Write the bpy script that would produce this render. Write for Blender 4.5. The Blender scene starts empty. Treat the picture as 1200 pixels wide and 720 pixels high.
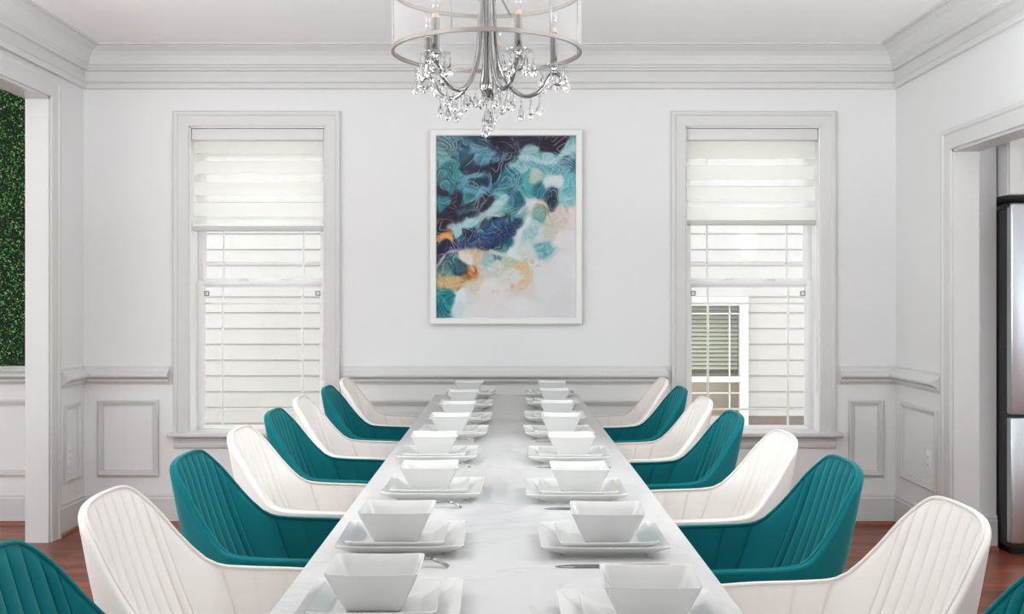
import bpy, bmesh, math, random
import numpy as np
from mathutils import Vector, Matrix, noise as mnoise

# ------------------------------------------------------------------ camera, world, sun, exposure
S = bpy.context.scene
C = S.collection
S.view_settings.view_transform = 'Standard'
S.view_settings.look = 'None'
S.view_settings.gamma = 1.0
S.view_settings.use_curve_mapping = False
S.view_settings.exposure = 0.92

CAM_Z = 1.287
cd = bpy.data.cameras.new('camera')
cam = bpy.data.objects.new('camera', cd)
C.objects.link(cam)
cam.location = (0, 0, CAM_Z)
cam.rotation_euler = (math.pi / 2, 0, 0)
cd.sensor_width = 36.0
cd.lens = 36.0 * 1300 / 1200
cd.shift_x = 6.5 / 1200
cd.shift_y = -8.0 / 1200
cd.clip_start = 0.05
S.camera = cam

w = bpy.data.worlds.new('daylight')
S.world = w
w.use_nodes = True
bg = w.node_tree.nodes['Background']
bg.inputs['Color'].default_value = (0.93, 0.965, 1.0, 1)
bg.inputs['Strength'].default_value = 1.8

sd = bpy.data.lights.new('sun', 'SUN')
sd.energy = 0.5
sd.angle = math.radians(1.0)
sd.color = (1.0, 0.97, 0.93)
sun = bpy.data.objects.new('sun', sd)
C.objects.link(sun)
sun.rotation_euler = Vector((0.75, 1.0, -1.5)).to_track_quat('-Z', 'Y').to_euler()

def down_fill(x, y, e, size=0.9):  # added fill lamp below the ceiling, without a fixture
    l = bpy.data.lights.new('down_fill_lamp', 'AREA')
    l.shape = 'DISK'; l.size = size; l.energy = e; l.color = (0.97, 0.985, 1.0)
    o = bpy.data.objects.new('down_fill_lamp', l)
    C.objects.link(o); o.location = (x, y, 2.70)
    return o
for dx, dy, e in ((-1.5, 1.0, 1.5), (1.5, 1.0, 1.5), (-1.5, 3.2, 1.5), (1.5, 3.2, 1.5), (-3.6, 4.9, 3)):
    down_fill(dx, dy, e)

def up_fill(x, y, z, e, size):  # added fill lamp facing up, no fixture stands there
    """uplighter washing the ceiling, added as unseen fill"""
    l = bpy.data.lights.new('up_fill_lamp', 'AREA'); l.shape = 'DISK'; l.size = size; l.energy = e; l.color = (0.91, 0.955, 1.0)
    o = bpy.data.objects.new('up_fill_lamp', l); C.objects.link(o); o.location = (x, y, z); o.rotation_euler = (math.pi, 0, 0)
    return o
for sx in (-1, 1):
    up_fill(sx * 1.95, 3.2, 1.60, 35, .4)
    up_fill(sx * 1.5, 0.6, 1.60, 5, .4)

def side_fill(x, y, z, tx, ty, tz, e, size, spread):  # added unseen fill lamp, brightens the far side walls
    l = bpy.data.lights.new('side_fill_lamp', 'AREA'); l.shape = 'DISK'; l.size = size; l.energy = e; l.color = (0.96, 0.98, 1.0); l.spread = math.radians(spread)
    o = bpy.data.objects.new('side_fill_lamp', l); C.objects.link(o); o.location = (x, y, z)
    o.rotation_euler = Vector((tx - x, ty - y, tz - z)).to_track_quat('-Z', 'Y').to_euler()
side_fill(1.95, 1.2, 1.55, -2.43, 5.7, 2.0, 3.6, .7, 52)
side_fill(-1.95, 1.2, 1.55, 2.24, 5.6, 2.0, 3.6, .7, 52)

# ------------------------------------------------------------------ helpers
def lin(c):
    c = c / 255.0
    return c / 12.92 if c <= 0.04045 else ((c + 0.055) / 1.055) ** 2.4
def rgb(r, g, b):
    return (lin(r), lin(g), lin(b), 1)

def nodes_of(name):
    m = bpy.data.materials.new(name); m.use_nodes = True
    nt = m.node_tree
    return m, nt, nt.nodes, nt.links, nt.nodes['Principled BSDF']

def mat(name, col, rough=0.5, metal=0.0, bump=0.0, scale=60.0, vary=0.03, spec=0.5, sheen=0.0, coat=0.0):
    m, nt, N, L, p = nodes_of(name)
    p.inputs['Roughness'].default_value = rough
    p.inputs['Metallic'].default_value = metal
    p.inputs['Specular IOR Level'].default_value = spec
    p.inputs['Sheen Weight'].default_value = sheen
    p.inputs['Coat Weight'].default_value = coat
    tc = N.new('ShaderNodeTexCoord')
    nz = N.new('ShaderNodeTexNoise'); nz.inputs['Scale'].default_value = scale; nz.inputs['Detail'].default_value = 3
    L.new(tc.outputs['Object'], nz.inputs['Vector'])
    mx = N.new('ShaderNodeMix'); mx.data_type = 'RGBA'
    L.new(nz.outputs['Fac'], mx.inputs[0])
    mx.inputs[6].default_value = tuple(c * (1 - vary) for c in col[:3]) + (1,)
    mx.inputs[7].default_value = tuple(min(1, c * (1 + vary)) for c in col[:3]) + (1,)
    L.new(mx.outputs[2], p.inputs['Base Color'])
    if bump:
        b = N.new('ShaderNodeBump'); b.inputs['Strength'].default_value = bump; b.inputs['Distance'].default_value = 0.002
        L.new(nz.outputs['Fac'], b.inputs['Height']); L.new(b.outputs['Normal'], p.inputs['Normal'])
    return m

def velvet(name, col, sheen_col, sheen=0.5):
    m = mat(name, col, rough=0.85, bump=0.12, scale=420, vary=0.05, spec=0.15, sheen=sheen)
    p = m.node_tree.nodes['Principled BSDF']
    p.inputs['Sheen Roughness'].default_value = 0.45
    p.inputs['Sheen Tint'].default_value = sheen_col
    return m

def glass_pane(name, tint=(0.985, 0.985, 0.98), gloss=0.06):
    m, nt, N, L, p = nodes_of(name)
    N.remove(p)
    t = N.new('ShaderNodeBsdfTransparent'); t.inputs['Color'].default_value = (*tint, 1)
    g = N.new('ShaderNodeBsdfGlossy'); g.inputs['Roughness'].default_value = 0.02
    mx = N.new('ShaderNodeMixShader'); mx.inputs[0].default_value = gloss
    L.new(t.outputs[0], mx.inputs[1]); L.new(g.outputs[0], mx.inputs[2])
    L.new(mx.outputs[0], N['Material Output'].inputs['Surface'])
    return m

def sheer(name, col, see, transl=0.6):
    m, nt, N, L, p = nodes_of(name)
    N.remove(p)
    t = N.new('ShaderNodeBsdfTransparent')
    d = N.new('ShaderNodeBsdfDiffuse'); d.inputs['Color'].default_value = col
    tr = N.new('ShaderNodeBsdfTranslucent'); tr.inputs['Color'].default_value = col
    a = N.new('ShaderNodeMixShader'); a.inputs[0].default_value = transl
    L.new(d.outputs[0], a.inputs[1]); L.new(tr.outputs[0], a.inputs[2])
    b = N.new('ShaderNodeMixShader')
    tc = N.new('ShaderNodeTexCoord')
    nz = N.new('ShaderNodeTexNoise'); nz.inputs['Scale'].default_value = 400
    L.new(tc.outputs['Object'], nz.inputs['Vector'])
    mr = N.new('ShaderNodeMapRange'); mr.inputs['To Min'].default_value = max(0, see - 0.04); mr.inputs['To Max'].default_value = min(1, see + 0.04)
    L.new(nz.outputs['Fac'], mr.inputs['Value']); L.new(mr.outputs[0], b.inputs[0])
    L.new(a.outputs[0], b.inputs[1]); L.new(t.outputs[0], b.inputs[2])
    L.new(b.outputs[0], N['Material Output'].inputs['Surface'])
    return m

class MB:
    def __init__(s):
        s.v = []; s.f = []; s.sm = []; s.mi = []
    def add(s, verts, faces, smooth=False, mi=0):
        o = len(s.v); s.v += [tuple(p) for p in verts]
        for f in faces:
            s.f.append(tuple(i + o for i in f)); s.sm.append(smooth); s.mi.append(mi)
    def box(s, x0, x1, y0, y1, z0, z1, b=0.0, mi=0):
        if b <= 0:
            v = [(x, y, z) for x in (x0, x1) for y in (y0, y1) for z in (z0, z1)]
            f = [(0, 1, 3, 2), (4, 6, 7, 5), (0, 4, 5, 1), (2, 3, 7, 6), (0, 2, 6, 4), (1, 5, 7, 3)]
            s.add(v, f, False, mi); return
        bm = bmesh.new()
        bmesh.ops.create_cube(bm, size=1.0)
        for q in bm.verts:
            q.co = Vector((x0 + (q.co.x + .5) * (x1 - x0), y0 + (q.co.y + .5) * (y1 - y0), z0 + (q.co.z + .5) * (z1 - z0)))
        bmesh.ops.bevel(bm, geom=bm.edges[:], offset=b, segments=2, affect='EDGES', profile=0.5)
        bm.verts.index_update()
        s.add([tuple(q.co) for q in bm.verts], [tuple(q.index for q in f.verts) for f in bm.faces], True, mi)
        bm.free()
    def tube(s, pts, r, n=8, cap=True, mi=0):
        pts = [Vector(p) for p in pts]
        rr = r if isinstance(r, (list, tuple)) else [r] * len(pts)
        t0 = (pts[1] - pts[0]).normalized()
        up = Vector((0, 0, 1)) if abs(t0.z) < 0.9 else Vector((1, 0, 0))
        a = t0.cross(up).normalized()
        vs = []
        for i, p in enumerate(pts):
            t = (pts[min(i + 1, len(pts) - 1)] - pts[max(i - 1, 0)]).normalized()
            a = (a - t * a.dot(t)).normalized(); b = t.cross(a)
            for k in range(n):
                th = 2 * math.pi * k / n
                vs.append(p + (a * math.cos(th) + b * math.sin(th)) * rr[i])
        fs = []
        for i in range(len(pts) - 1):
            for k in range(n):
                fs.append((i * n + k, i * n + (k + 1) % n, (i + 1) * n + (k + 1) % n, (i + 1) * n + k))
        if cap:
            fs.append(tuple(range(n))[::-1]); fs.append(tuple((len(pts) - 1) * n + k for k in range(n)))
        s.add(vs, fs, True, mi)
    def ring(s, c, R, r, n=64, m=8, mi=0, sx=1.0, sz=1.0):
        vs = []; fs = []
        for i in range(n):
            a = 2 * math.pi * i / n
            for k in range(m):
                t = 2 * math.pi * k / m
                rr = R + r * math.cos(t) * sx
                vs.append((c[0] + rr * math.cos(a), c[1] + rr * math.sin(a), c[2] + r * math.sin(t) * sz))
        for i in range(n):
            for k in range(m):
                fs.append((i * m + k, ((i + 1) % n) * m + k, ((i + 1) % n) * m + (k + 1) % m, i * m + (k + 1) % m))
        s.add(vs, fs, True, mi)
    def lathe(s, prof, c=(0, 0, 0), n=24, smooth=True, mi=0):
        vs = []; fs = []
        for (r, z) in prof:
            for k in range(n):
                a = 2 * math.pi * k / n
                vs.append((c[0] + r * math.cos(a), c[1] + r * math.sin(a), c[2] + z))
        for i in range(len(prof) - 1):
            for k in range(n):
                fs.append((i * n + k, i * n + (k + 1) % n, (i + 1) * n + (k + 1) % n, (i + 1) * n + k))
        s.add(vs, fs, smooth, mi)
    def loft(s, rings, cap0=True, cap1=True, smooth=True, closed=True, mi=0):
        n = len(rings[0]); vs = [p for r in rings for p in r]; fs = []
        for i in range(len(rings) - 1):
            for k in range(n if closed else n - 1):
                fs.append((i * n + k, i * n + (k + 1) % n, (i + 1) * n + (k + 1) % n, (i + 1) * n + k))
        if cap0: fs.append(tuple(range(n))[::-1])
        if cap1: fs.append(tuple((len(rings) - 1) * n + k for k in range(n)))
        s.add(vs, fs, smooth, mi)
    def extrude(s, prof, a, b, out, m0=0.0, m1=0.0, smooth=False, mi=0):
        """profile (d, h): d along 'out', h along world z; runs from a to b; mitre factors shift the ends by d*m"""
        a = Vector(a); b = Vector(b); out = Vector(out); t = (b - a).normalized()
        r0 = [a + out * d + Vector((0, 0, h)) + t * (d * m0) for d, h in prof]
        r1 = [b + out * d + Vector((0, 0, h)) - t * (d * m1) for d, h in prof]
        s.loft([r0, r1], True, True, smooth, True, mi)
    def frame(s, o, ux, uz, out, W, H, prof, mi=0):
        """picture-frame moulding; profile (inset, d); o lower-left corner"""
        o = Vector(o); ux = Vector(ux); uz = Vector(uz); out = Vector(out)
        rings = []
        for k in range(4):
            r = []
            for (i, d) in prof:
                x, z = [(i, i), (W - i, i), (W - i, H - i), (i, H - i)][k]
                r.append(o + ux * x + uz * z + out * d)
            rings.append(r)
        n = len(prof); vs = [p for r in rings for p in r]; fs = []
        for k in range(4):
            for i in range(n):
                j = (i + 1) % n; k2 = (k + 1) % 4
                fs.append((k * n + i, k2 * n + i, k2 * n + j, k * n + j))
        s.add(vs, fs, False, mi)
    def build(s, name, m, parent=None, loc=None, auto=None):
        me = bpy.data.meshes.new(name)
        me.from_pydata(s.v, [], s.f)
        me.polygons.foreach_set('use_smooth', s.sm)
        me.polygons.foreach_set('material_index', s.mi)
        for q in (m if isinstance(m, (list, tuple)) else [m]):
            me.materials.append(q)
        bm = bmesh.new(); bm.from_mesh(me)
        bmesh.ops.recalc_face_normals(bm, faces=bm.faces[:])
        bm.to_mesh(me); bm.free()
        if auto is not None:
            me.set_sharp_from_angle(angle=math.radians(auto))
        me.update()
        o = bpy.data.objects.new(name, me); C.objects.link(o)
        if parent: o.parent = parent
        if loc: o.location = loc
        return o

def thing(name, label, cat, loc=(0, 0, 0), rz=0.0, group=None):
    o = bpy.data.objects.new(name, None); C.objects.link(o)
    o.empty_display_size = 0.1
    o.location = loc; o.rotation_euler = (0, 0, rz)
    o['label'] = label; o['category'] = cat
    if group: o['group'] = group
    return o
def tag(o, label, cat, group=None, kind=None):
    o['label'] = label; o['category'] = cat
    if group: o['group'] = group
    if kind: o['kind'] = kind
    return o
def struct(o, label=None, cat=None):
    o['kind'] = 'structure'
    if label: o['label'] = label
    if cat: o['category'] = cat
    return o
def copy_tree(o, parent=None):
    c = o.copy(); C.objects.link(c)
    if parent: c.parent = parent
    for ch in list(o.children): copy_tree(ch, c)
    return c
def catmull(pts, n):
    P = [Vector(p) for p in pts]; out = []
    for i in range(len(P) - 1):
        p0 = P[max(i - 1, 0)]; p1 = P[i]; p2 = P[i + 1]; p3 = P[min(i + 2, len(P) - 1)]
        for k in range(n):
            t = k / n
            out.append(0.5 * ((2 * p1) + (p2 - p0) * t + (2 * p0 - 5 * p1 + 4 * p2 - p3) * t * t + (3 * p1 - p0 - 3 * p2 + p3) * t ** 3))
    out.append(P[-1]); return out

# ------------------------------------------------------------------ materials
M = {}
M['wall'] = mat('wall_paint', rgb(222, 222, 221), 0.6, bump=0.05, scale=300, vary=0.006, spec=0.3)
M['ceil'] = mat('ceiling_paint', rgb(244, 244, 243), 0.8, bump=0.05, scale=200, vary=0.006, spec=0.2)
M['trim'] = mat('trim_enamel', rgb(207, 207, 204), 0.35, vary=0.006, scale=20, spec=0.4)
M['wains'] = mat('wainscot_enamel', rgb(228, 228, 226), 0.4, vary=0.006, scale=20, spec=0.4)
M['vinyl'] = mat('window_vinyl', rgb(236, 236, 234), 0.35, vary=0.005, scale=20)
M['glass'] = glass_pane('window_glass')
M['blind'] = sheer('blind_solid_band', rgb(254, 254, 252), 0.10, 0.80)
M['blind_sheer'] = sheer('blind_sheer_band', rgb(255, 255, 255), 0.72, 0.95)
M['headrail'] = mat('blind_headrail', rgb(214, 213, 209), 0.5, vary=0.01)
M['grey_bar'] = mat('blind_bar', rgb(196, 196, 192), 0.5, vary=0.01)
M['porcelain'] = mat('porcelain', rgb(216, 216, 214), 0.07, vary=0.004, scale=8, spec=0.5, coat=0.2)
M['steel'] = mat('polished_steel', rgb(170, 168, 165), 0.18, metal=1.0, vary=0.03, scale=40)
M['chrome'] = mat('chrome', rgb(146, 144, 141), 0.14, metal=1.0, vary=0.03, scale=50)
M['band'] = mat('brushed_nickel_band', rgb(140, 133, 127), 0.4, metal=0.6, vary=0.04, scale=80)
M['black'] = mat('black_metal', rgb(28, 28, 29), 0.45, metal=0.3, vary=0.05)
M['teal'] = velvet('teal_velvet', rgb(6, 106, 112), (0.3, 0.85, 0.85, 1), 0.35)
M['teal_pipe'] = velvet('teal_piping', rgb(6, 112, 117), (0.3, 0.8, 0.8, 1), 0.35)
M['cream'] = velvet('ivory_velvet', rgb(243, 238, 233), (1, 0.98, 0.95, 1), 0.15)
M['cream_pipe'] = velvet('ivory_piping', rgb(236, 230, 223), (1, 0.97, 0.94, 1), 0.2)
M['frame'] = mat('white_picture_frame', rgb(226, 226, 222), 0.4, vary=0.01)
M['fridge_black'] = mat('fridge_case', rgb(52, 52, 54), 0.5, vary=0.05)
M['gasket'] = mat('dark_gasket', rgb(40, 40, 42), 0.6, vary=0.04)
M['cabinet'] = mat('cabinet_paint', rgb(224, 224, 222), 0.35, vary=0.006, scale=20)
M['plate_plastic'] = mat('outlet_plastic', rgb(240, 240, 238), 0.35, vary=0.005)
M['slot'] = mat('outlet_slot', rgb(90, 88, 85), 0.6, vary=0.02)
M['siding'] = mat('siding_paint', rgb(186, 184, 180), 0.6, vary=0.012, scale=6)
M['foundation'] = mat('foundation_render', rgb(124, 114, 106), 0.9, bump=0.6, scale=40, vary=0.15)
M['ntrim'] = mat('house_trim', rgb(222, 221, 219), 0.5, vary=0.01)
M['ground'] = mat('gravel_ground', rgb(150, 145, 135), 0.95, bump=0.6, scale=30, vary=0.2)
M['bulb'] = glass_pane('clear_bulb_glass', (0.96, 0.96, 0.95), 0.10)
M['amber'] = mat('amber_socket', rgb(190, 165, 130), 0.4, vary=0.05)

# hardwood planks running left-right
def make_floor_mat():
    m, nt, N, L, p = nodes_of('hardwood_planks')
    tc = N.new('ShaderNodeTexCoord')
    br = N.new('ShaderNodeTexBrick')
    br.inputs['Scale'].default_value = 1.0
    br.inputs['Brick Width'].default_value = 1.1; br.inputs['Row Height'].default_value = 0.083
    br.inputs['Mortar Size'].default_value = 0.0016; br.inputs['Mortar Smooth'].default_value = 0.2
    br.offset = 0.37; br.offset_frequency = 2
    br.inputs['Color1'].default_value = rgb(162, 92, 64); br.inputs['Color2'].default_value = rgb(106, 55, 38)
    br.inputs['Mortar'].default_value = rgb(50, 24, 18)
    L.new(tc.outputs['Object'], br.inputs['Vector'])
    mp = N.new('ShaderNodeMapping'); mp.inputs['Scale'].default_value = (1.6, 26, 1)
    L.new(tc.outputs['Object'], mp.inputs['Vector'])
    nz = N.new('ShaderNodeTexNoise'); nz.inputs['Scale'].default_value = 3.0; nz.inputs['Detail'].default_value = 6; nz.inputs['Distortion'].default_value = 0.6
    L.new(mp.outputs[0], nz.inputs['Vector'])
    cr = N.new('ShaderNodeValToRGB'); cr.color_ramp.elements[0].color = (0.45, 0.42, 0.42, 1); cr.color_ramp.elements[1].color = (1.3, 1.22, 1.15, 1)
    cr.color_ramp.elements[0].position = 0.3; cr.color_ramp.elements[1].position = 0.7
    L.new(nz.outputs['Fac'], cr.inputs['Fac'])
    mx = N.new('ShaderNodeMix'); mx.data_type = 'RGBA'; mx.blend_type = 'MULTIPLY'; mx.inputs[0].default_value = 1.0
    L.new(br.outputs['Color'], mx.inputs[6]); L.new(cr.outputs['Color'], mx.inputs[7])
    L.new(mx.outputs[2], p.inputs['Base Color'])
    p.inputs['Roughness'].default_value = 0.3; p.inputs['Specular IOR Level'].default_value = 0.3
    b = N.new('ShaderNodeBump'); b.inputs['Strength'].default_value = 0.35; b.inputs['Distance'].default_value = 0.002; b.invert = True
    L.new(br.outputs['Fac'], b.inputs['Height']); L.new(b.outputs['Normal'], p.inputs['Normal'])
    return m
M['floor'] = make_floor_mat()
M['shoe'] = mat('shoe_moulding_wood', rgb(140, 84, 62), 0.4, scale=25, vary=0.2)

def make_marble():
    m, nt, N, L, p = nodes_of('white_veined_top')
    tc = N.new('ShaderNodeTexCoord')
    nz = N.new('ShaderNodeTexNoise'); nz.inputs['Scale'].default_value = 1.6; nz.inputs['Detail'].default_value = 7; nz.inputs['Distortion'].default_value = 1.8
    L.new(tc.outputs['Object'], nz.inputs['Vector'])
    cr = N.new('ShaderNodeValToRGB'); e = cr.color_ramp.elements
    e[0].position = 0.0; e[0].color = rgb(210, 210, 209); e[1].position = 1.0; e[1].color = rgb(210, 210, 209)
    for pos, c in ((0.485, (210, 210, 209)), (0.50, (202, 201, 199)), (0.512, (208, 208, 207))):
        q = cr.color_ramp.elements.new(pos); q.color = rgb(*c)
    L.new(nz.outputs['Fac'], cr.inputs['Fac'])
    L.new(cr.outputs['Color'], p.inputs['Base Color'])
    p.inputs['Roughness'].default_value = 0.13
    return m
M['marble'] = make_marble()

def make_crystal():
    m, nt, N, L, p = nodes_of('cut_crystal')
    p.inputs['Base Color'].default_value = (1, 1, 1, 1)
    p.inputs['Transmission Weight'].default_value = 1.0
    p.inputs['Roughness'].default_value = 0.0
    p.inputs['IOR'].default_value = 1.55
    return m
M['crystal'] = make_crystal()
M['dish'] = glass_pane('clear_glass_dish', (0.93, 0.94, 0.94), 0.18)
M['shade'] = sheer('sheer_shade_film', rgb(200, 199, 196), 0.87, 0.5)

def make_stainless():
    m, nt, N, L, p = nodes_of('brushed_stainless')
    tc = N.new('ShaderNodeTexCoord')
    mp = N.new('ShaderNodeMapping'); mp.inputs['Scale'].default_value = (5, 5, 1.2)
    L.new(tc.outputs['Object'], mp.inputs['Vector'])
    nz = N.new('ShaderNodeTexNoise'); nz.inputs['Scale'].default_value = 1.5; nz.inputs['Detail'].default_value = 1
    L.new(mp.outputs[0], nz.inputs['Vector'])
    b = N.new('ShaderNodeBump'); b.inputs['Strength'].default_value = 0.5; b.inputs['Distance'].default_value = 0.03
    L.new(nz.outputs['Fac'], b.inputs['Height']); L.new(b.outputs['Normal'], p.inputs['Normal'])
    p.inputs['Base Color'].default_value = rgb(214, 221, 225); p.inputs['Metallic'].default_value = 1.0; p.inputs['Roughness'].default_value = 0.34
    return m
M['stainless'] = make_stainless()

# ------------------------------------------------------------------ room shell
YB = 6.373; XL = -2.429; XR = 2.238; ZC = 2.74; YR = -1.6; T = 0.16
LO = (1.50, 5.896); LOH = 2.369          # opening in the left wall
RO = (2.60, 5.563); ROH = 2.045          # opening in the right wall
TL = 0.122; TR = 0.126
WZ0, WZ1 = 0.50, 2.284                   # windows
WL = (-1.821, -1.042); WR = (1.032, 1.801)
XO0, XO1 = -4.7, 4.4                     # outer reach of hall and kitchen

f = MB(); f.box(XO0, XO1, YR, YB + T, -0.12, 0.0)
struct(f.build('floor', M['floor']), 'reddish brown hardwood plank floor', 'floor')
c = MB(); c.box(XO0, XO1, YR, YB + T + 0.35, ZC, ZC + 0.15)
struct(c.build('ceiling', M['ceil']), 'plain white painted ceiling', 'ceiling')

b = MB()
xs = [XO0, WL[0], WL[1], WR[0], WR[1], XO1]
for i in range(5):
    if i in (1, 3):
        b.box(xs[i], xs[i + 1], YB, YB + T, -0.12, WZ0); b.box(xs[i], xs[i + 1], YB, YB + T, WZ1, ZC)
    else:
        b.box(xs[i], xs[i + 1], YB, YB + T, -0.12, ZC)
struct(b.build('wall_back', M['wall']), 'white back wall with two tall windows', 'wall')
b = MB(); b.box(XO0, -.8, YR - .12, YR, 0, ZC); b.box(.8, XO1, YR - .12, YR, 0, ZC); b.box(-.8, .8, YR - .12, YR, 2.15, ZC)  # unseen wall, closed to even the light; gap sized to admit daylight
struct(b.build('wall_front', M['wall']), 'unseen white wall behind the viewer, its gap sized to admit daylight', 'wall')
b = MB()
b.box(XL - TL, XL, YR, LO[0], 0, ZC); b.box(XL - TL, XL, LO[1], YB, 0, ZC); b.box(XL - TL, XL, LO[0], LO[1], LOH, ZC)
struct(b.build('wall_left', M['wall']), 'white left wall with wide cased opening', 'wall')
b = MB()
b.box(XR, XR + TR, YR, RO[0], 0, ZC); b.box(XR, XR + TR, RO[1], YB, 0, ZC); b.box(XR, XR + TR, RO[0], RO[1], ROH, ZC)
struct(b.build('wall_right', M['wall']), 'white right wall with cased doorway to the kitchen', 'wall')
b = MB(); b.box(XO1, XO1 + .1, 2.2, YB, 0, ZC); b.box(XO1, XO1 + .1, YR, 2.2, 2.1, ZC)  # unseen wall added to keep the kitchen darker
struct(b.build('wall_kitchen_side', M['wall']), 'unseen outer kitchen wall, added to darken the kitchen', 'wall')
b = MB(); b.box(XO0 - .1, XO0, 4.4, YB, 0, ZC); b.box(XO0 - .1, XO0, YR, 4.4, 2.3, ZC)  # unseen wall added to cut the daylight entering the hall
struct(b.build('wall_hall_side', M['wall']), 'unseen outer wall of the room through the left opening, added to hold back daylight', 'wall')
b = MB(); b.box(XR + TR, 2.530, 5.73, 5.83, 0, ZC); 
struct(b.build('wall_kitchen', M['wall']), 'narrow kitchen wall beside the fridge', 'wall')

# crown
CR = [(0, 2.499), (.022, 2.499), (.026, 2.506), (.026, 2.528), (.016, 2.538), (.013, 2.540), (.013, 2.600), (.034, 2.602),
      (.034, 2.612), (.042, 2.619), (.042, 2.627), (.050, 2.634), (.053, 2.655), (.062, 2.679), (.079, 2.702), (.104, 2.718),
      (.110, 2.721), (.110, 2.727), (.130, 2.729), (.130, ZC), (0, ZC)]
def trimobj(mb, n, label, m='trim'):
    return struct(mb.build('trim_%d' % n, M[m]), label, 'trim')
b = MB(); b.extrude(CR, (XL, YB, 0), (XR, YB, 0), (0, -1, 0), 1, 1); trimobj(b, 1, 'deep crown moulding along the back wall')
b = MB(); b.extrude(CR, (XL, YR, 0), (XL, YB, 0), (1, 0, 0), 0, 1); trimobj(b, 2, 'deep crown moulding along the left wall')
b = MB(); b.extrude(CR, (XR, YR, 0), (XR, YB, 0), (-1, 0, 0), 0, 1); trimobj(b, 3, 'deep crown moulding along the right wall')

# wainscot skin: the same enamel below the rail
b = MB(); b.box(XL, WL[0] - .09, YB - .004, YB, 0, .81); b.box(WL[1] + .09, WR[0] - .09, YB - .004, YB, 0, .81); b.box(WR[1] + .09, XR, YB - .004, YB, 0, .81)
b.box(WL[0] - .09, WL[1] + .09, YB - .004, YB, 0, .5); b.box(WR[0] - .09, WR[1] + .09, YB - .004, YB, 0, .5)
trimobj(b, 4, 'painted wainscot below the chair rail on the back wall', 'wains')
b = MB(); b.box(XL, XL + .004, LO[1] + .1, YB - .004, 0, .81); trimobj(b, 5, 'painted wainscot below the chair rail on the left wall', 'wains')
b = MB(); b.box(XR - .004, XR, RO[1] + .1, YB - .004, 0, .81); trimobj(b, 6, 'painted wainscot below the chair rail on the right wall', 'wains')

# chair rail
RL = [(0, .908), (.014, .908), (.014, .897), (.020, .893), (.027, .882), (.055, .869), (.061, .863), (.061, .852), (.052, .846),
      (.036, .838), (.031, .832), (.031, .822), (.018, .818), (.014, .806), (0, .806)]
RB = [(0, .910), (.008, .910), (.008, .804), (0, .804)]
def rail(n, a, c2, out, m0, m1, label, e0=0.0, e1=0.0):
    a = Vector(a); c2 = Vector(c2); t = (c2 - a).normalized(); mb = MB()
    mb.extrude(RB, a, c2, out, 1 if m0 else 0, 1 if m1 else 0)
    mb.extrude(RL, a + t * e0, c2 - t * e1, out, m0, m1)
    trimobj(mb, n, label)
cw = .09
rail(7, (XL, YB, 0), (WL[0] - cw, YB, 0), (0, -1, 0), 1, 0, 'chair rail on the back wall left of the first window', 0, .022)
rail(8, (WL[1] + cw, YB, 0), (WR[0] - cw, YB, 0), (0, -1, 0), 0, 0, 'chair rail on the back wall between the windows', .022, .022)
rail(9, (WR[1] + cw, YB, 0), (XR, YB, 0), (0, -1, 0), 0, 1, 'chair rail on the back wall right of the second window', .022, 0)
rail(10, (XL, LO[1] + .105, 0), (XL, YB, 0), (1, 0, 0), 0, 1, 'short chair rail on the left wall beside the opening', .018, 0)
rail(11, (XR, RO[1] + .105, 0), (XR, YB, 0), (-1, 0, 0), 0, 1, 'short chair rail on the right wall beside the doorway', .018, 0)

# baseboards with shoe moulding
BB = [(0, 0), (.017, 0), (.017, .150), (.013, .156), (.013, .168), (.006, .180), (0, .180)]
SH = [(.017, 0), (.034, 0), (.033, .008), (.028, .016), (.020, .021), (.017, .021)]
def base(name, a, c2, out, m0, m1, label):
    mb = MB(); mb.extrude(BB, a, c2, out, m0, m1)
    o = struct(mb.build(name, M['trim']), label, 'baseboard')
    mb = MB(); mb.extrude(SH, a, c2, out, m0, m1); mb.build('shoe_moulding', M['shoe'], o)['label'] = 'reddish wood quarter-round shoe'
base('baseboard_back', (XL, YB, 0), (XR, YB, 0), (0, -1, 0), 1, 1, 'tall white baseboard along the back wall')
base('baseboard_left', (XL, LO[1] + .105, 0), (XL, YB, 0), (1, 0, 0), 0, 1, 'tall white baseboard on the left wall')
base('baseboard_right', (XR, RO[1] + .105, 0), (XR, YB, 0), (-1, 0, 0), 0, 1, 'tall white baseboard on the right wall')
base('baseboard_hall', (XO0, YB, 0), (XL - TL, YB, 0), (0, -1, 0), 0, 0, 'white baseboard in the room through the left opening')
base('baseboard_kitchen', (XR + TR, 5.73, 0), (2.530, 5.73, 0), (0, -1, 0), 0, 0, 'white baseboard on the kitchen wall beside the fridge')
base('baseboard_near_left', (XL, YR, 0), (XL, LO[0] - .105, 0), (1, 0, 0), 0, 0, 'white baseboard on the near left wall')
base('baseboard_near_right', (XR, YR, 0), (XR, RO[0] - .105, 0), (-1, 0, 0), 0, 0, 'white baseboard on the near right wall')

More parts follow.
